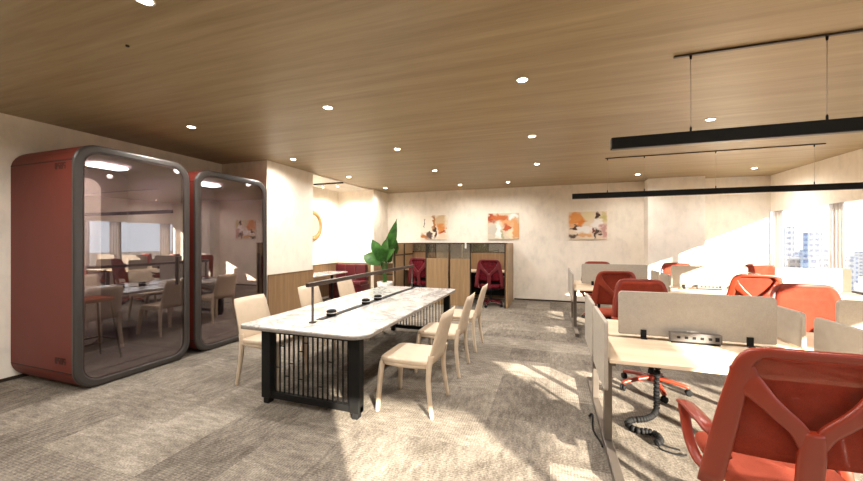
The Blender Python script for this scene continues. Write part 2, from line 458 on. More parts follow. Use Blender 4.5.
# ------------------------------------------------------------------ phone pods
def pod(y0, y1, label, zt, first):
    t = thing('phone_booth', label, 'booth', (-4.9, (y0+y1)/2, 0), 0, 'acoustic pods along the left wall')
    yc, w, h = (y0+y1)/2, y1-y0, zt-.006
    zc = .006+h/2; R = .20
    out = rrect(w, h, R, 8, yc, zc); inn = rrect(w-.10, h-.10, R-.05, 8, yc, zc)
    FX0 = -4.425
    bm = BM(); add_ring(bm, out, inn, -5.48, FX0, 'x')
    sh = obj('shell', bm, M['pod_red'], t)
    for f in sh.data.polygons: f.use_smooth = False
    for sgn in (-1, 1):
        ys = yc+sgn*w/2
        for z in (zt-R+.02, .02+R-.03):
            bm = BM(); add_box(bm, -5.475, FX0-.003, ys-.002, ys+.002, z-.006, z+.006); obj('seam', bm, M['seam'], sh)
    bm = BM()
    add_ring(bm, rrect(w-.004, h-.004, R, 8, yc, zc), rrect(w-.02, h-.02, R-.01, 8, yc, zc), FX0-.010, FX0+.001, 'x')
    obj('gasket', bm, M['seam'], sh)
    # dark printed marks on the red side
    ym = y0-.0015
    for zz in ((zt-.265), .27):
        bm = BM()
        for i, gx in enumerate((-4.69, -4.645, -4.60, -4.555)):
            add_box(bm, gx, gx+.034, ym-.001, ym+.001, zz+.052, zz+.064)
            add_box(bm, gx, gx+.034, ym-.001, ym+.001, zz+.026, zz+.037)
            add_box(bm, gx, gx+.010, ym-.001, ym+.001, zz+.026 if i % 2 else zz, zz+.064)
            add_box(bm, gx+.024, gx+.034, ym-.001, ym+.001, zz, zz+.037 if i % 2 else zz+.064)
            if i % 2 == 0: add_box(bm, gx, gx+.034, ym-.001, ym+.001, zz, zz+.010)
        obj('printed_mark', bm, M['seam'], sh)
    # front bezel and glass
    bm = BM(); add_ring(bm, out, rrect(w-.15, h-.15, R-.05, 8, yc, zc), FX0+.001, -4.385, 'x', .018)
    bz = obj('front_bezel', bm, M['pod_grey'], t)
    bm = BM(); add_prism(bm, rrect(w-.152, h-.152, R-.051, 8, yc, zc), -4.405, -4.397, 'x')
    gl = obj('glass_door', bm, M['pod_glass'], t)
    bm = BM(); add_ring(bm, rrect(w-.152, h-.152, R-.051, 8, yc, zc), rrect(w-.166, h-.166, R-.058, 8, yc, zc), -4.397, -4.391, 'x')
    obj('door_seal', bm, M['seam'], gl)
    # lining, rear wall with pale backing coloured like the bright rear window, floor and ceiling light
    bm = BM()
    add_ring(bm, inn, rrect(w-.16, h-.16, R-.08, 8, yc, zc), -5.46, FX0-.02, 'x')
    obj('lining', bm, M['pod_in'], t)
    bm = BM()
    add_prism(bm, rrect(w-.14, h-.14, R-.07, 8, yc, zc), -5.475, -5.45, 'x')
    obj('rear_wall', bm, M['pod_in'], t)
    pw = .68 if first else .34
    bm = BM(); add_prism(bm, rrect(pw, h-.40, .14, 8, y0+.09+pw/2, zc), -5.449, -5.425, 'x', .006); obj('rear_backing', bm, M['pod_pale'], t)
    bm = BM(); add_box(bm, -5.42, -4.60, y0+.12, y1-.12, .10, .115); obj('pod_floor', bm, M['pod_in'], t)
    bm = BM(); add_box(bm, -5.05, -4.86, yc-.16, yc+.16, zt-.115, zt-.098, bev=.004); obj('ceiling_light', bm, M['pod_light'], t)
    # slim vertical handle near the far edge of the door
    bm = BM(); add_box(bm, -4.397, -4.37, y1-.17, y1-.15, .95, 1.30, bev=.004); obj('door_handle', bm, M['bronze'], gl)
    return t
pod(2.11, 3.275, 'grey framed glass pod nearest the camera, its dull red side panel showing', 2.475, True)
pod(3.345, 4.57, 'grey framed glass pod tight beside the wood wainscot pier, only its front showing', 2.455, False)
# bar stool inside the first pod
t = thing('bar_stool', 'tall bar stool with red seat and thin dark legs inside the first glass pod', 'stool', (-5.0, 2.56, .115))
bm = BM(); add_prism(bm, rrect(.34, .34, .08, 5, -5.0, 2.56), .80, .84, 'z', .012); obj('seat', bm, M['seat_red'], t)
for sx in (-1, 1):
    for sy in (-1, 1):
        bm = BM(); tube(bm, [(-5.0+sx*.12, 2.56+sy*.12, .80), (-5.0+sx*.19, 2.56+sy*.19, .117)], .010); obj('leg', bm, M['bronze'], t)
bm = BM(); q = .165
tube(bm, [(-5+q, 2.56+q, .34), (-5-q, 2.56+q, .34), (-5-q, 2.56-q, .34), (-5+q, 2.56-q, .34)], .008, closed=True); obj('footrest', bm, M['bronze'], t)

# ------------------------------------------------------------------ communal table
TX0, TX1, TY0, TY1, TZ = -2.74, -1.43, 2.50, 5.47, .72
tc = ((TX0+TX1)/2, (TY0+TY1)/2)
t = thing('communal_table', 'long white marble communal table on black barred end frames', 'table', (tc[0], tc[1], 0))
o_ = rrect(TX1-TX0, TY1-TY0, (.06, .05, .05, .15), 7, *tc)
bm = BM(); add_prism(bm, o_, TZ-.014, TZ, 'z', .003); top = obj('tabletop', bm, M['marble'], t)
bm = BM(); add_prism(bm, o_, TZ-.038, TZ-.0145, 'z', .002); obj('stone_edge', bm, M['stone_edge'], top)
bm = BM(); add_box(bm, -2.185, -2.105, 2.90, 5.42, TZ+.0005, TZ+.004); obj('cable_tray', bm, M['black'], top)
bm = BM(); add_box(bm, -2.22, -2.05, 2.75, 5.3, TZ-.10, TZ-.04, bev=.004); obj('under_beam', bm, M['black'], t)
for ye, s_ in ((2.60, 1), (5.34, -1)):
    bm = BM(); add_box(bm, -2.53, -1.50, ye-.025, ye+.025, .05, .105, bev=.003)
    fr = obj('end_rail', bm, M['black'], t)
    bm = BM(); add_box(bm, -2.53, -1.50, ye-.02, ye+.02, TZ-.075, TZ-.039, bev=.003); obj('end_rail', bm, M['black'], t)
    for xx in (-2.48, -1.55):
        bm = BM(); add_box(bm, xx-.05, xx+.05, ye-.04, ye+.04, .05, TZ-.039, bev=.008); lg = obj('leg', bm, M['black'], t)
        bm = BM(); add_box(bm, xx-.03, xx+.03, ye-.035, ye+.035, 0, .05, bev=.008); obj('foot', bm, M['plastic'], lg)
    for k in range(16):
        xx = -2.40+k*(.77/15)
        bm = BM(); add_box(bm, xx-.0055, xx+.0055, ye-.006, ye+.006, .10, TZ-.07); obj('bar', bm, M['black'], fr)
    for k, z in ((1, .53), (0, .33), (3, .38), (5, .50), (5, .25), (6, .58), (9, .21), (2, .26), (11, .44)):
        xx = -2.40+k*(.77/15); bm = BM(); add_box(bm, xx, xx+.77/15, ye-.004, ye+.004, z, z+.007); obj('tie', bm, M['black'], fr)
# slim light bar carried on two posts
t = thing('table_light_bar', 'slim dark light bar on two thin posts along the marble table', 'lamp', (-2.13, 4.0, TZ))
for yy in (2.78, 5.30):
    bm = BM(); lathe(bm, [(.035, TZ+.0045), (.035, TZ+.012), (.012, TZ+.014), (.012, 1.075)], 14, (-2.13, yy, 0)); obj('post', bm, M['bronze'], t)
bm = BM(); add_box(bm, -2.148, -2.112, 2.70, 5.36, 1.066, 1.104, bev=.004); bar = obj('light_bar', bm, M['bronze'], t)
bm = BM(); add_box(bm, -2.143, -2.117, 2.74, 5.32, 1.063, 1.066); obj('diffuser', bm, M['frame_grey'], bar)
# round black socket pods standing on the tray
cup = None
for yy, lb in ((3.09, 'small round black socket pod on the table tray, nearest the lamp post'),
               (3.80, 'small round black socket pod on the table tray, middle of the three'),
               (4.12, 'small round black socket pod on the table tray, farthest of the three')):
    if cup is None:
        cup = thing('socket_pod', lb, 'socket', (-2.135, yy, TZ+.004), 0, 'round socket pods on the marble table', world=False)
        bm = BM(); lathe(bm, [(.046, 0), (.050, .006), (.050, .055), (.044, .060), (.040, .052), (.0, .052)], 22); obj('body', bm, M['plastic'], cup)
        bm = BM(); lathe(bm, [(.0515, .030), (.0525, .034), (.0515, .038)], 22); obj('ring', bm, M['steel'], cup)
    else: dup(cup, (-2.135, yy, TZ+.004), 0, lb)

# ------------------------------------------------------------------ cream dining chairs (front = +y in local space)
def cream_chair(label, loc, rz):
    t = thing('dining_chair', label, 'chair', loc, rz, 'cream leather chairs around the marble table', world=False)
    bm = BM(); add_prism(bm, rrect(.47, .47, .06, 5, 0, .01), .425, .475, 'z', .014); obj('seat', bm, M['cream'], t)
    # backrest: tapering slab, slightly curved
    bm = BM(); rows = []
    for i in range(9):
        q = i/8; z = .44+q*.44; y = -.215-.10*q-.02*q*q; hw = .228-.018*q
        th = .020-.006*q
        if i == 8: hw -= .01; th *= .5
        row = []
        for s_, side in ((1, 1), (-1, -1)):
            for k in range(7):
                a = -1+2*k/6
                if side < 0: a = -a
                row.append(bm.verts.new((hw*a, y-.012*(1-a*a)+side*th*(1 if abs(a) < .99 else .45), z)))
        rows.append(row)
    n = len(rows[0])
    for a, b in zip(rows, rows[1:]):
        for k in range(n): bm.faces.new((a[k], a[(k+1) % n], b[(k+1) % n], b[k])).smooth = True
    bm.faces.new(rows[0]); bm.faces.new(rows[-1])
    obj('backrest', bm, M['cream'], t)
    for sx in (-1, 1):
        bm = BM(); p = smooth_path([(sx*.13, .215, .448), (sx*.195, .225, .425), (sx*.222, .232, .33), (sx*.236, .243, .15), (sx*.245, .25, .0)], 5)
        N = len(p); sweep(bm, p, V((0, 1, 0)), [.022+.014*math.sin(PI*min(1, i/(N*.5))*.5)-.018*max(0, i/N-.35) for i in range(N)], [.024-.010*i/N for i in range(N)], n=10, power=3)
        obj('leg', bm, M['cream'], t)
        bm = BM(); p = smooth_path([(sx*.205, -.235, .52), (sx*.212, -.22, .43), (sx*.222, -.215, .30), (sx*.235, -.235, .12), (sx*.24, -.255, 0)], 5)
        N = len(p); sweep(bm, p, V((0, 1, 0)), [.020+.006*math.sin(PI*i/N)-.006*i/N for i in range(N)], [.026-.012*i/N for i in range(N)], n=10, power=3)
        obj('leg', bm, M['cream'], t)
        bm = BM(); p = smooth_path([(sx*.215, .20, .425), (sx*.217, 0, .415), (sx*.212, -.20, .425)], 5); sweep(bm, p, V((0, 0, 1)), .016, .018, n=8); obj('side_rail', bm, M['cream'], t)
    return t
cc = cream_chair('cream leather dining chair on the near right side of the marble table, in sunlight', (-1.19, 3.02, 0), PI/2)
dup(cc, (-1.19, 3.95, 0), PI/2, 'cream leather dining chair in the middle on the right side of the marble table')
dup(cc, (-1.19, 4.86, 0), PI/2, 'cream leather dining chair farthest on the right side, nearest the study booths')
dup(cc, (-2.83, 3.04, 0), -PI/2, 'cream leather dining chair nearest on the left side, in front of the second pod')
dup(cc, (-2.83, 4.03, 0), -PI/2, 'cream leather dining chair in the middle on the left side, before the wood wainscot')
dup(cc, (-2.83, 4.92, 0), -PI/2, 'cream leather dining chair farthest on the left side, before the red banquette')

# ------------------------------------------------------------------ office chairs (front = +y in local space)
def office_chair(label, loc, rz, group, mp, mm, ms, turn=0):
    t = thing('office_chair', label, 'chair', loc, rz, group, world=False)
    def mp3(a, w, n=0):                       # point of the curved back: a across, w height above the seat
        return V((a, -.235-.085*(w-.02)/.6+.16*a*a/.26*.55 + n, .46+w))
    def nr(a, w): return V((-a*.9, 1, .14)).normalized()
    BW, W0, W1 = .545, .02, .62
    # outer frame: two broad sides and a thin top bar, open at the bottom
    path = []
    half = lambda w: .297-.14*w
    for k in range(9): w = W0-.045+.54*k/8; path.append((-half(w), w))
    for k in range(1, 8):
        a = PI-PI/2*k/8; path.append((-.222+.085+.085*math.cos(a), W1-.105+.085*math.sin(a)))
    left = path
    full = left+[(-.10, W1-.02), (0, W1-.02), (.10, W1-.02)]+[(-p[0], p[1]) for p in reversed(left)]
    hw = []
    for p in full:
        q = max(0, min(1, (p[1]-W0)/(W1-W0))); s_ = abs(p[0])
        hw.append(.043-.020*q**3 if s_ > .17 else .0195)
    bm = BM(); sweep(bm, [mp3(*p) for p in full], [nr(*p) for p in full], hw, .014, n=12, power=3.5)
    bf = obj('back_frame', bm, mp, t)
    # Y brace
    for sx in (-1, 1):
        p = smooth_path([V((sx*.222, .53, 0)), V((sx*.205, .475, 0)), V((sx*.165, .425, 0)), V((sx*.10, .355, 0)), V((sx*.045, .30, 0)), V((sx*.012, .23, 0))], 5)
        bm = BM(); N = len(p)
        sweep(bm, [mp3(q.x, q.y, -.022*min(1, max(0, (i-5)/9))) for i, q in enumerate(p)], [nr(q.x, q.y) for q in p], [.040+.010*math.sin(PI*min(1, i/12))-.012*i/N for i in range(N)], .012, n=12, power=3.5)
        obj('brace', bm, mp, bf)
    p = [V((0, .30-.02*k, 0)) for k in range(18)]
    bm = BM(); sweep(bm, [mp3(q.x, q.y, -.024-.004*(i/17)) for i, q in enumerate(p)], [nr(q.x, q.y) for q in p], [.030+.014*math.sin(PI*min(1, i/6)*.5) for i in range(18)], .014, n=12, power=3.5)
    obj('stem', bm, mp, bf)
    # mesh
    bm = BM(); rows = []
    for i in range(13):
        w = .135+(W1-.03-.135)*i/12; r = []
        for k in range(13):
            a = (-1+2*k/12)*(half(w)-.006)
            if i >= 11: a *= .95 if i == 11 else .84
            r.append(bm.verts.new(mp3(a, w, .020)))
        rows.append(r)
    for a, b in zip(rows, rows[1:]):
        for k in range(12): bm.faces.new((a[k], a[k+1], b[k+1], b[k])).smooth = True
    o = obj('backrest', bm, mm, t); sm = o.modifiers.new('thick', 'SOLIDIFY'); sm.thickness = .004
    # seat cushion
    bm = BM(); N = 28
    def ring_(k, z):
        out = []
        for i in range(N):
            a = 2*PI*i/N; c, s_ = math.cos(a), math.sin(a)
            out.append((k*.245*math.copysign(abs(c)**.5, c), k*.245*math.copysign(abs(s_)**.5, s_)+.02, z-(.022*max(0, s_)**2 if z > .44 else 0)))
        return out
    rr = [ring_(k, z) for k, z in ((.86, .415), (.97, .428), (1, .45), (.985, .47), (.93, .482), (.6, .478), (.25, .472))]
    rv = [[bm.verts.new(p) for p in r] for r in rr]
    for a, b in zip(rv, rv[1:]):
        for k in range(N): bm.faces.new((a[k], a[(k+1) % N], b[(k+1) % N], b[k])).smooth = True
    bm.faces.new(list(reversed(rv[0]))); bm.faces.new(rv[-1])
    obj('seat', bm, ms, t)
    bm = BM(); add_prism(bm, rrect(.40, .40, .06, 5, 0, .01), .385, .414, 'z', .01)
    add_box(bm, -.07, .07, -.10, .10, .345, .386, bev=.01)
    add_box(bm, -.05, .05, -.27, -.08, .375, .402, bev=.008)
    obj('seat_pan', bm, M['plastic'], t)
    # loop armrests
    for sx in (-1, 1):
        p = smooth_path([(sx*.245, -.215, .56), (sx*.285, -.19, .655), (sx*.300, -.10, .675), (sx*.305, .04, .672), (sx*.306, .105, .655), (sx*.302, .10, .60), (sx*.292, .05, .48), (sx*.262, -.01, .412), (sx*.17, -.02, .400)], 5)
        N = len(p); bm = BM()
        nn = []
        for i in range(N):
            T = (p[min(i+1, N-1)]-p[max(i-1, 0)]).normalized(); nn.append(T.cross(V((sx*1.0, 0, .12))))
        hw = [.024 + (.011 if 5 < i < 20 else 0) for i in range(N)]
        sweep(bm, p, nn, hw, [.011]*N, n=10, power=3.2)
        obj('armrest', bm, mp, t)
    bm = BM(); lathe(bm, [(.055, .345), (.05, .33), (.024, .325), (.024, .20), (.030, .195), (.030, .10)], 18); obj('gas_lift', bm, M['plastic'], t)
    bm = BM(); lathe(bm, [(.02, .085), (.048, .09), (.052, .12), (.045, .15), (.032, .158)], 18)
    bs = obj('base_hub', bm, mp if mp is not M['crimson'] else M['plastic'], t)
    for k in range(5):
        a = 2*PI*k/5+.3+turn; d = V((math.cos(a), math.sin(a), 0))
        bm = BM(); p = smooth_path([d*.03+V((0, 0, .125)), d*.16+V((0, 0, .108)), d*.28+V((0, 0, .085)), d*.305+V((0, 0, .070))], 4); N = len(p)
        sweep(bm, p, V((0, 0, 1)), [.030-.012*i/N for i in range(N)], [.020-.006*i/N for i in range(N)], n=10, power=3); obj('base_arm', bm, mp, t)
        b2 = a+.7+k*1.3
        bm = BM()
        for s_ in (-1, 1):
            mtx = Matrix.Translation(d*.305+V((0, 0, .029))) @ Matrix.Rotation(b2, 4, 'Z') @ Matrix.Translation((0, s_*.014, 0)) @ Matrix.Rotation(PI/2, 4, 'X')
            lathe(bm, [(.020, -.009), (.029, -.006), (.029, .006), (.020, .009)], 16, mat=mtx)
        add_box(bm, -.012, .012, -.006, .006, .03, .062, mat=Matrix.Translation(d*.305) @ Matrix.Rotation(b2, 4, 'Z'))
        obj('caster', bm, M['plastic'], t)
    return t
G = 'red mesh office chairs at the bench desks'
oc = office_chair('large red mesh office chair nearest the camera, back turned to it', (.965, 2.045, 0), -.01, G, M['chair_red'], M['mesh_red'], M['seat_red'])
oc2 = dup(oc, (.97, 4.06, 0), PI+.12, 'dark red chair behind the nearest grey desk screen, star base showing under it')
dup(oc, (2.30, 4.05, 0), PI-.08, 'bright sunlit red chair seen over the right end of the nearest desk screen')
dup(oc, (.84, 5.72, 0), .10, 'dark red chair at the left desk of the far bench, overlapped by another')
dup(oc, (2.46, 5.74, 0), -.05, 'dark framed red chair with X shaped brace overlapped by the bright sunlit chair')
dup(oc, (.90, 7.46, 0), PI, 'red chair behind the leftmost screen of the far bench, only its top rim showing')
dup(oc, (2.27, 7.46, 0), PI, 'red chair against the back wall column, its rim rising over the middle far screen')
dup(oc, (3.53, 7.46, 0), PI, 'pale sunlit red chair in front of the corner of the window wall')

# ------------------------------------------------------------------ bench workstations
def bench(yo, label, ndesk):
    t = thing('bench_desk', label, 'desk', (2.4, 3.2+yo, 0), 0, 'bench desks with grey felt screens')
    P = 1.355; X0 = .37
    for i in range(ndesk):
        xa = X0+i*P; xb = min(xa+P-.012, 4.25); SW = min(1.02, xb-xa-.30)
        for a, b in ((2.55, 3.165), (3.235, 3.85)):
            bm = BM(); add_box(bm, xa, xb, a+yo, b+yo, .695, .72, bev=.003); obj('desktop', bm, M['maple'], t)
        # felt screen on clamps in the middle
        bm = BM(); add_prism(bm, rrect(SW, .345, (.03, .03, .008, .008), 5, xa+.16+SW/2, .745+.1725), 3.185+yo, 3.215+yo, 'y', .004)
        sc = obj('privacy_screen', bm, M['screen'], t)
        for xx in (xa+.335, xa+SW):
            bm = BM(); add_box(bm, xx-.02, xx+.02, 3.172+yo, 3.184+yo, .715, .79, bev=.002); add_box(bm, xx-.02, xx+.02, 3.15+yo, 3.184+yo, .7205, .73)
            obj('clamp', bm, M['plastic'], sc)
        bm = BM(); add_box(bm, xa+.50, xa+.83, 3.115+yo, 3.165+yo, .735, .80, bev=.004); pb = obj('power_box', bm, M['grey_box'], t)
        bm = BM()
        for k in range(5): add_box(bm, xa+.545+k*.05, xa+.565+k*.05, 3.112+yo, 3.116+yo, .758, .776)
        add_box(bm, xa+.785, xa+.81, 3.112+yo, 3.116+yo, .753, .782)
        add_box(bm, xa+.51, xa+.82, 3.118+yo, 3.165+yo, .7205, .7345)
        obj('socket', bm, M['plastic'], pb)
        # side dividers at the desk joint
        if i < ndesk-1:
            for a, b in ((2.66, 3.10), (3.22, 3.66)):
                bm = BM(); add_prism(bm, rrect(b-a, .25, (.03, .03, .008, .008), 5, (a+b)/2+yo, .73+.125), xb-.009, xb+.021, 'x', .004)
                obj('divider_panel', bm, M['screen'], t)
    # end panels outside the left ends
    for a, b in ((2.53, 3.13), (3.24, 3.84)):
        bm = BM(); add_prism(bm, rrect(b-a, .455, .02, 5, (a+b)/2+yo, .515+.2275), .335, .361, 'x', .004)
        ep = obj('end_panel', bm, M['screen'], t)
        bm = BM(); add_box(bm, .3615, .3695, a+.12+yo, a+.17+yo, .62, .72); obj('clamp', bm, M['plastic'], ep)
    for k in range(ndesk+1):
        xx = min(.40+k*P-(.02 if k else 0), 4.22)
        for yy in (2.84, 3.56):
            bm = BM(); add_box(bm, xx-.025, xx+.025, yy-.035+yo, yy+.035+yo, .055, .694, bev=.004); obj('leg', bm, M['leg_metal'], t)
        bm = BM(); add_box(bm, xx-.03, xx+.03, 2.34+yo, 4.06+yo, 0, .055, bev=.006); obj('foot_beam', bm, M['leg_metal'], t)
        bm = BM(); add_box(bm, xx-.02, xx+.02, 2.62+yo, 3.78+yo, .655, .694, bev=.003); obj('cross_beam', bm, M['leg_metal'], t)
    bm = BM(); add_box(bm, .5, .37+ndesk*P-.15, 3.05+yo, 3.35+yo, .60, .65, bev=.004); obj('cable_duct', bm, M['plastic'], t)
    return t
bench(0, 'nearest bench desk with pale maple tops and grey beige felt screens', 3)
bench(3.52, 'far bench desk with grey beige felt screens, near the back wall', 3)
# umbilical cable spine under the first desk
t = thing('cable_spine', 'black jointed cable spine hanging from the nearest desk and curling on the carpet', 'cable', (.85, 3.38, 0))
pts = smooth_path([(.845, 3.30, .60), (.85, 3.38, .40), (.86, 3.44, .20), (.865, 3.46, .07), (.83, 3.40, .03), (.74, 3.30, .028), (.63, 3.24, .028), (.59, 3.16, .028), (.64, 3.08, .028), (.71, 3.09, .028), (.765, 3.06, .028), (.77, 2.98, .028), (.73, 2.93, .028)], 10)
L = 0; last = None; segs = []
bmv = None
for i in range(len(pts)-1):
    L += (pts[i+1]-pts[i]).length
    if L > .026 or i == 0:
        L = 0; T = (pts[i+1]-pts[i]).normalized()
        q = T.to_track_quat('Z', 'X').to_matrix().to_4x4()
        bm = BM(); lathe(bm, [(.016, -.013), (.024, -.010), (.025, .006), (.018, .012)], 10, mat=Matrix.Translation(pts[i]) @ q)
        obj('vertebra', bm, M['plastic'], t)
bm = BM(); tube(bm, pts, .009, 8); obj('core_cable', bm, M['plastic'], t)
bm = BM(); tube(bm, smooth_path([(.73, 2.93, .028), (.76, 2.89, .008), (.86, 2.86, .006), (.90, 2.88, .006)], 5), .006)
tube(bm, smooth_path([(.745, 2.96, .03), (.80, 2.95, .008), (.88, 2.93, .006)], 5), .006); obj('cord', bm, M['plastic'], t)
t = tag(obj('floor_cable', (lambda b: (tube(b, smooth_path([(.335, 3.30, .008), (.31, 3.20, .03), (.325, 3.08, .10), (.318, 2.98, .03), (.355, 2.86, .008), (.36, 2.80, .006)], 6), .007), b)[1])(BM()), M['plastic']), 'thin black cable looping on the floor beside the nearest desk leg', 'cable')

# ------------------------------------------------------------------ linear pendants
def pendant(y, x0, x1, tx0, tx1, wires, label):
    t = thing('linear_pendant', label, 'lamp', ((x0+x1)/2, y, 2.24), 0, 'black linear pendants over the bench desks')
    bm = BM(); add_box(bm, x0, x1, y-.03, y+.03, 2.20, 2.285, bev=.004); b = obj('lamp_body', bm, M['black'], t)
    bm = BM(); add_box(bm, x0+.01, x1-.01, y-.022, y+.022, 2.196, 2.2); obj('diffuser', bm, M['frame_grey'], b)
    bm = BM(); add_box(bm, tx0, tx1, y-.012, y+.012, ZC-.014, ZC, bev=.002); obj('ceiling_track', bm, M['bronze'], t)
    for x in wires:
        bm = BM(); tube(bm, [(x, y, 2.30), (x, y, ZC-.02)], .002, 6); w = obj('suspension_wire', bm, M['steel'], t)
        bm = BM(); lathe(bm, [(.007, 2.28), (.007, 2.315), (.003, 2.325)], 8, (x, y, 0)); lathe(bm, [(.006, ZC-.04), (.009, ZC-.014)], 8, (x, y, 0)); obj('wire_grip', bm, M['black'], w)
pendant(3.0, .445, 4.05, .86, 3.7, (.965, 1.718, 2.47, 3.22), 'nearest long black linear pendant lamp on thin wires')
pendant(6.35, .355, 4.05, .86, 3.62, (.89, 1.42, 2.36, 3.50), 'farther long black linear pendant lamp on thin wires')

# ------------------------------------------------------------------ ceiling downlights
DL = []
dl0 = None
rows_ = {1.34: 'first', 3.02: 'second', 4.72: 'third', 6.43: 'fourth', 8.13: 'fifth'}
spots = [(-4.03, 3.02), (-2.13, 3.02), (-.22, 3.02), (-4.03, 4.76), (-2.13, 4.72), (-.22, 4.70), (1.69, 4.68), (-4.03, 6.46), (-2.1, 6.40), (-.22, 6.43), (-4.0, 8.14), (-2.06, 8.25), (-.92, 8.22), (1.69, 8.08), (3.6, 8.09), (-2.15, 1.34), (-4.03, 1.34), (-.22, 1.34), (1.69, 1.34), (-4.03, -.34), (-2.13, -.34), (-.22, -.34)]  # entries after the top-edge lamp: unseen downlights added for fill light
names = ['above the first glass pod', 'above the near end of the marble table', 'between the marble table and the nearest pendant', 'in front of the wood wainscot pier', 'above the middle of the marble table',
         'left of the far pendant, in line with the table chairs', 'beside the track of the nearest pendant', 'in front of the banquette nook', 'past the far end of the marble table', 'halfway from the pendants to the study booths',
         'in the back corner above the plant', 'above the left painting', 'above the middle painting', 'nearest the back wall column', 'nearest the window corner', 'at the top edge of the photo', 'added as fill over the wall beside the pods', 'added as fill just above the camera', 'added as fill above the nearest red chair', 'added as fill behind the camera beside the left wall', 'added as fill behind the camera in line with the table', 'added as fill directly behind the camera']
for (x, y), nm in zip(spots, names):
    lb = 'small round white recessed downlight ' + nm
    if dl0 is None:
        dl0 = thing('downlight', lb, 'ceiling light', (x, y, ZC), 0, 'recessed ceiling downlights', world=False)
        bm = BM(); lathe(bm, [(.052, -.001), (.052, -.006), (.040, -.008), (.040, -.001)], 22); obj('trim_ring', bm, M['white'], dl0)
        bm = BM(); lathe(bm, [(.039, -.0035), (.039, -.006)], 22); obj('lens', bm, M['lamp_on'], dl0)
    else: dup(dl0, (x, y, ZC), 0, lb)
    ld = bpy.data.lights.new('downlight_beam', 'SPOT'); ld.energy = 41 if y < 8 else 26; ld.color = (1, .96, .91); ld.spot_size = math.radians(168); ld.spot_blend = .8; ld.shadow_soft_size = .05
    lo = bpy.data.objects.new('downlight_beam', ld); COL.objects.link(lo); lo.location = (x, y, ZC-.03)
bm = BM(); lathe(bm, [(.012, ZC), (.011, ZC-.01), (.0, ZC-.012)], 12, (-2.77, 1.62, 0)); tag(obj('ceiling_sensor', bm, M['bronze']), 'tiny dark sensor dot on the wooden ceiling', 'sensor')

# ------------------------------------------------------------------ banquette nook
t = thing('nook_table', 'long pale topped table on a black pedestal inside the banquette nook', 'table', (-5.1, 6.95, 0))
bm = BM(); add_prism(bm, rrect(.56, 1.62, .05, 5, -5.13, 6.93), .69, .72, 'z', .004); obj('tabletop', bm, M['marble'], t)
for yy in (6.45, 7.4):
    bm = BM(); lathe(bm, [(.20, 0), (.20, .012), (.035, .03), (.035, .66), (.12, .675), (.12, .689)], 18, (-5.1, yy, 0)); obj('pedestal', bm, M['black'], t)
t = thing('banquette', 'dark red leather banquette at the far side of the nook', 'bench', (-4.95, 8.0, 0))
bm = BM(); add_box(bm, XL+.03, -4.52, 7.80, 8.235, .0, .36, bev=.006); obj('plinth', bm, M['crimson_leather'], t)
bm = BM(); add_box(bm, XL+.03, -4.51, 7.74, 8.15, .36, .47, bev=.03, seg=3); obj('seat', bm, M['crimson_leather'], t)
for k in range(3):
    a = XL+.03+k*.303
    bm = BM(); add_box(bm, a+.003, a+.300, 8.10, 8.236, .47, .868, bev=.025, seg=3); obj('backrest', bm, M['crimson_leather'], t)
t = thing('round_mirror', 'round gold framed mirror on the nook wall, half hidden by the pier', 'mirror', (XL, 7.17, 1.87))
N = 32
rot = Matrix.Translation((XL+.001, 7.17, 1.87)) @ Matrix.Rotation(PI/2, 4, 'Y')
bm = BM(); lathe(bm, [(.37, 0), (.37, .022), (.35, .03), (.27, .03), (.262, .012), (.262, 0)], N, mat=rot); obj('frame', bm, M['gold_wood'], t)
bm = BM(); lathe(bm, [(.261, .002), (.261, .011)], N, mat=rot); obj('glass', bm, M['mirror'], t)
t = thing('track_light', 'short black track light on the white nook ceiling', 'lamp', (-4.85, 6.9, ZC-.02))
bm = BM(); add_box(bm, -5.25, -4.46, 6.88, 6.915, ZC-.05, ZC-.02, bev=.003); obj('track', bm, M['black'], t)
for xx in (-4.6, -5.0):
    bm = BM(); lathe(bm, [(.022, ZC-.115), (.022, ZC-.055), (.008, ZC-.05)], 14, (xx, 6.897, 0)); h = obj('spot_head', bm, M['white'], t)
    bm = BM(); lathe(bm, [(.018, ZC-.118), (.018, ZC-.1155)], 14, (xx, 6.897, 0)); obj('lens', bm, M['lamp_on'], h)
for (x, y, e) in ((-4.85, 6.9, 62), (-4.95, 7.7, 36), (-4.95, 6.3, 32)):
    ld = bpy.data.lights.new('nook_spot', 'SPOT'); ld.energy = e; ld.color = (1, .95, .88); ld.spot_size = math.radians(165); ld.spot_blend = .8; ld.shadow_soft_size = .06
    lo = bpy.data.objects.new('nook_spot', ld); COL.objects.link(lo); lo.location = (x, y, ZC-.14)

# ------------------------------------------------------------------ paintings
def canvas(x0, x1, z0, z1, label, mat):
    t = thing('wall_painting', label, 'painting', ((x0+x1)/2, YB, (z0+z1)/2), 0, 'square abstract paintings on the back wall')
    bm = BM(); add_box(bm, x0, x1, YB-.035, YB-.001, z0, z1, bev=.003); obj('canvas', bm, mat, t)
W_ = srgb(228, 218, 200); O_ = srgb(208, 134, 70); B_ = srgb(70, 44, 34); R_ = srgb(160, 66, 34); Gg = srgb(170, 166, 130); Wh = srgb(240, 234, 228)
canvas(-3.40, -2.63, 1.53, 2.19, 'square abstract canvas, left of the three, white left half and ochre right half', painting('art_ochre_white', W_, [(.75, .72, .22, .34, srgb(206, 178, 138)), (.52, .70, .06, .36, srgb(172, 116, 58)), (.78, .42, .14, .2, O_), (.15, .12, .18, .12, srgb(176, 110, 56)), (.36, .16, .10, .12, srgb(84, 62, 52)), (.55, .3, .04, .2, B_), (.16, .62, .02, .16, srgb(120, 104, 88)), (.86, .3, .1, .05, R_), (.8, .12, .2, .1, srgb(222, 196, 170))], 3.1))
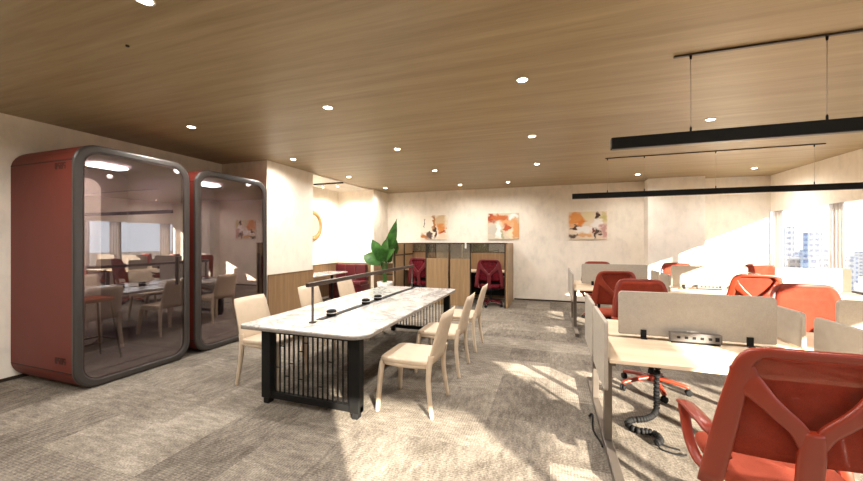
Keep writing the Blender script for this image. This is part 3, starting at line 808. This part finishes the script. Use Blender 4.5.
canvas(-1.53, -.74, 1.53, 2.20, 'square abstract canvas, middle of the three, rust red arch over pale grey', painting('art_rust', srgb(206, 190, 166), [(.12, .82, .14, .2, R_), (.4, .82, .3, .12, srgb(190, 104, 56)), (.62, .68, .22, .10, srgb(214, 160, 110)), (.62, .46, .12, .16, srgb(184, 86, 48)), (.88, .4, .14, .36, srgb(212, 152, 96)), (.84, .88, .16, .1, Wh), (.16, .28, .14, .26, srgb(194, 186, 172)), (.34, .34, .08, .3, Wh), (.46, .16, .06, .16, Gg), (.74, .2, .08, .22, srgb(232, 212, 180))], 7.7))
canvas(.43, 1.27, 1.53, 2.19, 'square abstract canvas, right of the three, orange blocks and dark strokes', painting('art_orange', srgb(224, 206, 182), [(.2, .72, .22, .26, srgb(226, 154, 84)), (.30, .55, .10, .14, srgb(222, 134, 60)), (.5, .86, .16, .12, srgb(228, 212, 170)), (.74, .86, .05, .14, B_), (.75, .55, .12, .2, Wh), (.45, .34, .3, .08, Wh), (.14, .43, .14, .03, B_), (.1, .1, .12, .10, srgb(90, 74, 66)), (.25, .14, .05, .08, B_), (.66, .28, .05, .1, srgb(130, 60, 50)), (.75, .18, .05, .18, srgb(80, 60, 50)), (.9, .3, .1, .26, srgb(196, 150, 142)), (.9, .8, .1, .16, srgb(198, 184, 120)), (.42, .12, .2, .08, srgb(222, 168, 118))], 12.4))

# ------------------------------------------------------------------ study booths
t = thing('study_booths', 'pair of oak study booths with glass uppers below the paintings', 'booth', (-2.26, 8.5, 0))
BY0, BY1, BT = 7.84, 9.10, 1.44
def bpanel(name, mat, *a, parent=t): 
    bm = BM(); add_box(bm, *a, bev=.003); return obj(name, bm, mat, parent)
bpanel('end_panel', M['booth_oak'], -.93, -.885, BY0, BY1, 0, BT)
bpanel('end_panel', M['booth_oak'], -3.66, -3.62, BY0, BY1, 0, BT)
bpanel('divider_panel', M['oak'], -2.235, -2.205, BY0+.02, BY1, 0, 1.06)
for a, b in ((-2.78, -2.245), (-2.195, -1.73)):
    bpanel('front_panel', M['booth_oak'], a, b, BY0, BY0+.035, 0, 1.08)
for a, b in ((-3.62, -2.24), (-2.20, -.93)):
    bpanel('back_panel', M['oak'], a, b, BY1-.04, BY1, .02, 1.18)
    g = bpanel('glass_panel', M['booth_glass'], a+.01, b-.01, BY1-.025, BY1-.015, 1.20, BT-.02)
    bpanel('frame_rail', M['bronze'], a, b, BY1-.04, BY1, 1.18, 1.20)
    dk = bpanel('booth_desk', M['maple'], a+.02, b-.02, BY1-.60, BY1-.045, .72, .75)
    bpanel('modesty_panel', M['black'], a+.02, b-.02, BY1-.10, BY1-.045, .10, .72)
for a, b in ((-2.78, -2.245), (-2.195, -1.73)):
    bpanel('glass_panel', M['booth_glass'], a, b, BY0+.012, BY0+.022, 1.08, BT-.02)
bpanel('glass_panel', M['booth_glass'], -2.225, -2.215, BY0+.04, BY1-.05, 1.06, BT-.02)
for x in (-3.61, -2.79, -2.22, -1.72, -.94):
    bpanel('post', M['bronze'], x-.013, x+.013, BY0-.004, BY0+.034, 0, BT)
for y in (8.45,):
    bpanel('post', M['bronze'], -3.625, -3.60, y-.015, y+.015, 0, BT)
bpanel('top_rail', M['bronze'], -3.66, -.885, BY0-.002, BY0+.03, BT-.02, BT)
bpanel('top_rail', M['bronze'], -3.62, -.93, BY1-.04, BY1, BT-.02, BT)
bpanel('frame_rail', M['bronze'], -3.62, -3.605, BY0+.03, BY1-.04, 1.12, 1.15)
bpanel('glass_clip', M['white'], -1.85, -1.81, BY0-.006, BY0+.036, BT-.12, BT+.01)
G2 = 'crimson mesh chairs in the study booths'
oc3 = office_chair('crimson mesh chair in the right study booth, its back to the room', (-1.30, 8.08, 0), .05, G2, M['crimson'], M['crimson_mesh'], M['crimson_mesh'], .4)
dup(oc3, (-2.98, 8.22, 0), -.15, 'crimson mesh chair in the left study booth, mostly hidden by its oak front panel')

# ------------------------------------------------------------------ plant
t = thing('potted_plant', 'broad leaved green plant in a white pot before the low walnut wall', 'plant', (-3.93, 7.98, 0))
bm = BM(); lathe(bm, [(.14, 0), (.15, .01), (.21, .46), (.205, .465), (.19, .44), (.0, .43)], 24, (-3.93, 7.98, 0)); obj('pot', bm, M['white'], t)
bm = BM(); lathe(bm, [(.187, .42), (.185, .436), (.0, .445)], 20, (-3.93, 7.98, 0)); obj('soil', bm, M['soil'], t)
def leaf(p0, tip, width, droop, roll=0):
    """one leaf: petiole tube plus a curved cupped blade, one mesh"""
    p0, tip = V(p0), V(tip); base = V((-3.93, 7.98, .44)); bm = BM()
    tube(bm, smooth_path([base+V((random.uniform(-.05, .05), random.uniform(-.05, .05), 0)), base.lerp(p0, .5)+V((0, 0, .06)), p0], 5), .011, 6)
    ax = tip-p0; L_ = ax.length; d = ax.normalized()
    side = d.cross(V((.5, -.8, .35))).normalized()
    side = Matrix.Rotation(roll, 3, d) @ side
    nrm = side.cross(d).normalized(); n = 14; rows = []
    for i in range(n+1):
        q = i/n; w = width*(math.sin(PI*min(1, q*1.02+.02)**.8))**.85 if q < 1 else 0
        w = max(w, .004); c = p0+d*L_*q-V((0, 0, droop*q*q)) + nrm*(.06*L_*math.sin(PI*q))
        r = []
        for k in range(-3, 4):
            a = k/3
            r.append(bm.verts.new(c+side*w*a+nrm*(w*.35*a*a+.008*math.sin(q*26)*abs(a))))
        rows.append(r)
    for a, b in zip(rows, rows[1:]):
        for k in range(6): bm.faces.new((a[k], a[k+1], b[k+1], b[k])).smooth = True
    obj('leaf', bm, M['leaf'], t, recalc=False)
C0 = V((-3.93, 7.98, 0))
leaf(C0+V((.02, 0, 1.10)), C0+V((.34, -.05, 2.06)), .13, .02, .1)
leaf(C0+V((-.10, .05, .95)), C0+V((-.50, -.05, 1.12)), .20, .22, .2)
leaf(C0+V((-.08, -.05, 1.05)), C0+V((-.30, -.15, 1.62)), .14, .08, -.3)
leaf(C0+V((.10, .0, 1.08)), C0+V((.42, -.26, 1.62)), .14, .06, .5)
leaf(C0+V((.0, -.10, 1.0)), C0+V((-.12, -.35, 1.42)), .16, .12, .0)
leaf(C0+V((.08, -.08, .98)), C0+V((.30, -.25, 1.35)), .15, .14, -.4)
leaf(C0+V((-.02, .06, 1.05)), C0+V((.08, .18, 1.72)), .15, .05, .9)
leaf(C0+V((-.12, -.06, .92)), C0+V((-.56, -.12, 1.28)), .19, .16, -.2)
leaf(C0+V((.05, -.08, 1.0)), C0+V((.44, -.34, 1.40)), .13, .10, -.6)
leaf(C0+V((.0, .02, .98)), C0+V((-.20, .1, 1.30)), .17, .2, .4)
leaf(C0+V((.04, -.04, .95)), C0+V((.16, -.2, 1.62)), .15, .03, -.8)
leaf(C0+V((-.10, 0, .85)), C0+V((-.52, .02, 1.0)), .15, .16, .6)

# ------------------------------------------------------------------ the city outside
m = Mat('ground_haze'); M['ground'] = m.done(m.bsdf(m.ramp(m.noise(m.coord(), .02, 4), [(.3, srgb(116, 106, 96)), (.7, srgb(134, 124, 112))]), .9))
sbox('ground', M['ground'], 60, 2500, -1500, 2500, -72, -70)
def tower_mat(name, a, b, k=.95):
    m = Mat(name); tc = m.new('ShaderNodeTexCoord'); sp = m.new('ShaderNodeSeparateXYZ'); m.link(tc.outputs['Object'], sp.inputs[0])
    s_ = m.math('SINE', m.math('MULTIPLY', sp.outputs[2], k)); f = m.math('GREATER_THAN', s_, .1)
    xy = m.math('ADD', sp.outputs[0], sp.outputs[1]); g = m.math('GREATER_THAN', m.math('SINE', m.math('MULTIPLY', xy, 1.1)), -.55)
    return m.done(m.bsdf(m.mix(m.math('MULTIPLY', f, g), a, b), .8, spec=0))
T1 = tower_mat('tower_pale', srgb(84, 92, 102), srgb(44, 60, 84)); T2 = tower_mat('tower_blue', srgb(76, 92, 112), srgb(40, 58, 88), .8)
F_, YAW = 350., math.radians(18.7)
def bldg(u0, u1, vtop, dist, mat, label):
    um = (u0+u1)/2; a = (um-431.5)/F_
    x = (-math.sin(YAW)+a*math.cos(YAW))*dist; y = (math.cos(YAW)+a*math.sin(YAW))*dist
    w = (u1-u0)/F_*dist; z = 1.5+(240.5-vtop)/F_*dist
    ang = math.atan2(y, x)
    t = thing('tower_block', label, 'building', (x, y, -70), ang, 'hazy city buildings outside the windows', world=False)
    h = z+70
    bm = BM(); add_box(bm, -w*.5, w*.5, -w/2*.92, w/2*.92, 0, h); obj('facade', bm, mat, t)
    bm = BM(); add_box(bm, -w*.2, w*.2, -w*.25, w*.25, h, h+w*.09); add_box(bm, -w*.51, w*.51, -w*.47, w*.47, h-.6, h+.4); obj('roof_parapet', bm, T1, t)
B_L = [(785, 793, 227, 420, T1, 'hazy pale tower at the left edge of the window view'),
       (805, 820, 233, 520, T2, 'tall hazy glass tower in the middle of the window view'),
       (823, 828, 249, 480, T2, 'small bluish block just left of the dark window mullion'),
       (794, 800, 252, 600, T2, 'low blue block between the two hazy towers'),
       (800, 805, 250, 760, T1, 'low pale block touching the left side of the middle tower'),
       (790, 803, 257, 400, T1, 'wide low roof at the foot of the leftmost tower'),
       (803, 817, 258, 380, T2, 'wide low roof at the foot of the middle tower'),
       (817, 829, 256, 430, T1, 'low pale roof right of the middle tower'),
       (846, 856, 256, 600, T2, 'low hazy block seen at the left of the rightmost pane'),
       (856, 866, 252, 700, T1, 'hazy block at the right edge of the photo'),
       (841, 852, 259, 420, T1, 'lowest pale roof beside the right curtain panel')]
for b in B_L: bldg(*b)

# ------------------------------------------------------------------ light
wd = bpy.data.worlds.new('sky'); SC.world = wd; wd.use_nodes = True
bg = wd.node_tree.nodes['Background']; bg.inputs[0].default_value = (.86, .93, 1, 1); bg.inputs[1].default_value = 1.1
sd = bpy.data.lights.new('sun', 'SUN'); sd.energy = 15.5; sd.angle = math.radians(.6); sd.color = (1, .90, .76)
so = bpy.data.objects.new('sun', sd); COL.objects.link(so); so.location = (20, -20, 12)
so.rotation_euler = V((-1, 1.2, -.46)).to_track_quat('-Z', 'Y').to_euler()

# ------------------------------------------------------------------ camera
cd = bpy.data.cameras.new('camera'); cd.sensor_width = 36; cd.lens = 350/863*36; cd.clip_end = 5000
co = bpy.data.objects.new('camera', cd); COL.objects.link(co); co.location = (0, 0, 1.5)
co.rotation_euler = (PI/2, 0, YAW)
SC.camera = co
vs = SC.view_settings
vs.view_transform = 'Standard'; vs.look = 'None'; vs.exposure = 1.5; vs.gamma = 1; vs.use_curve_mapping = False
SC.cycles.max_bounces = 10; SC.cycles.diffuse_bounces = 5; SC.cycles.transparent_max_bounces = 16; SC.cycles.glossy_bounces = 5
SC.cycles.use_denoising = True
SC.cycles.caustics_reflective = False; SC.cycles.caustics_refractive = False
SC.cycles.sample_clamp_indirect = 6
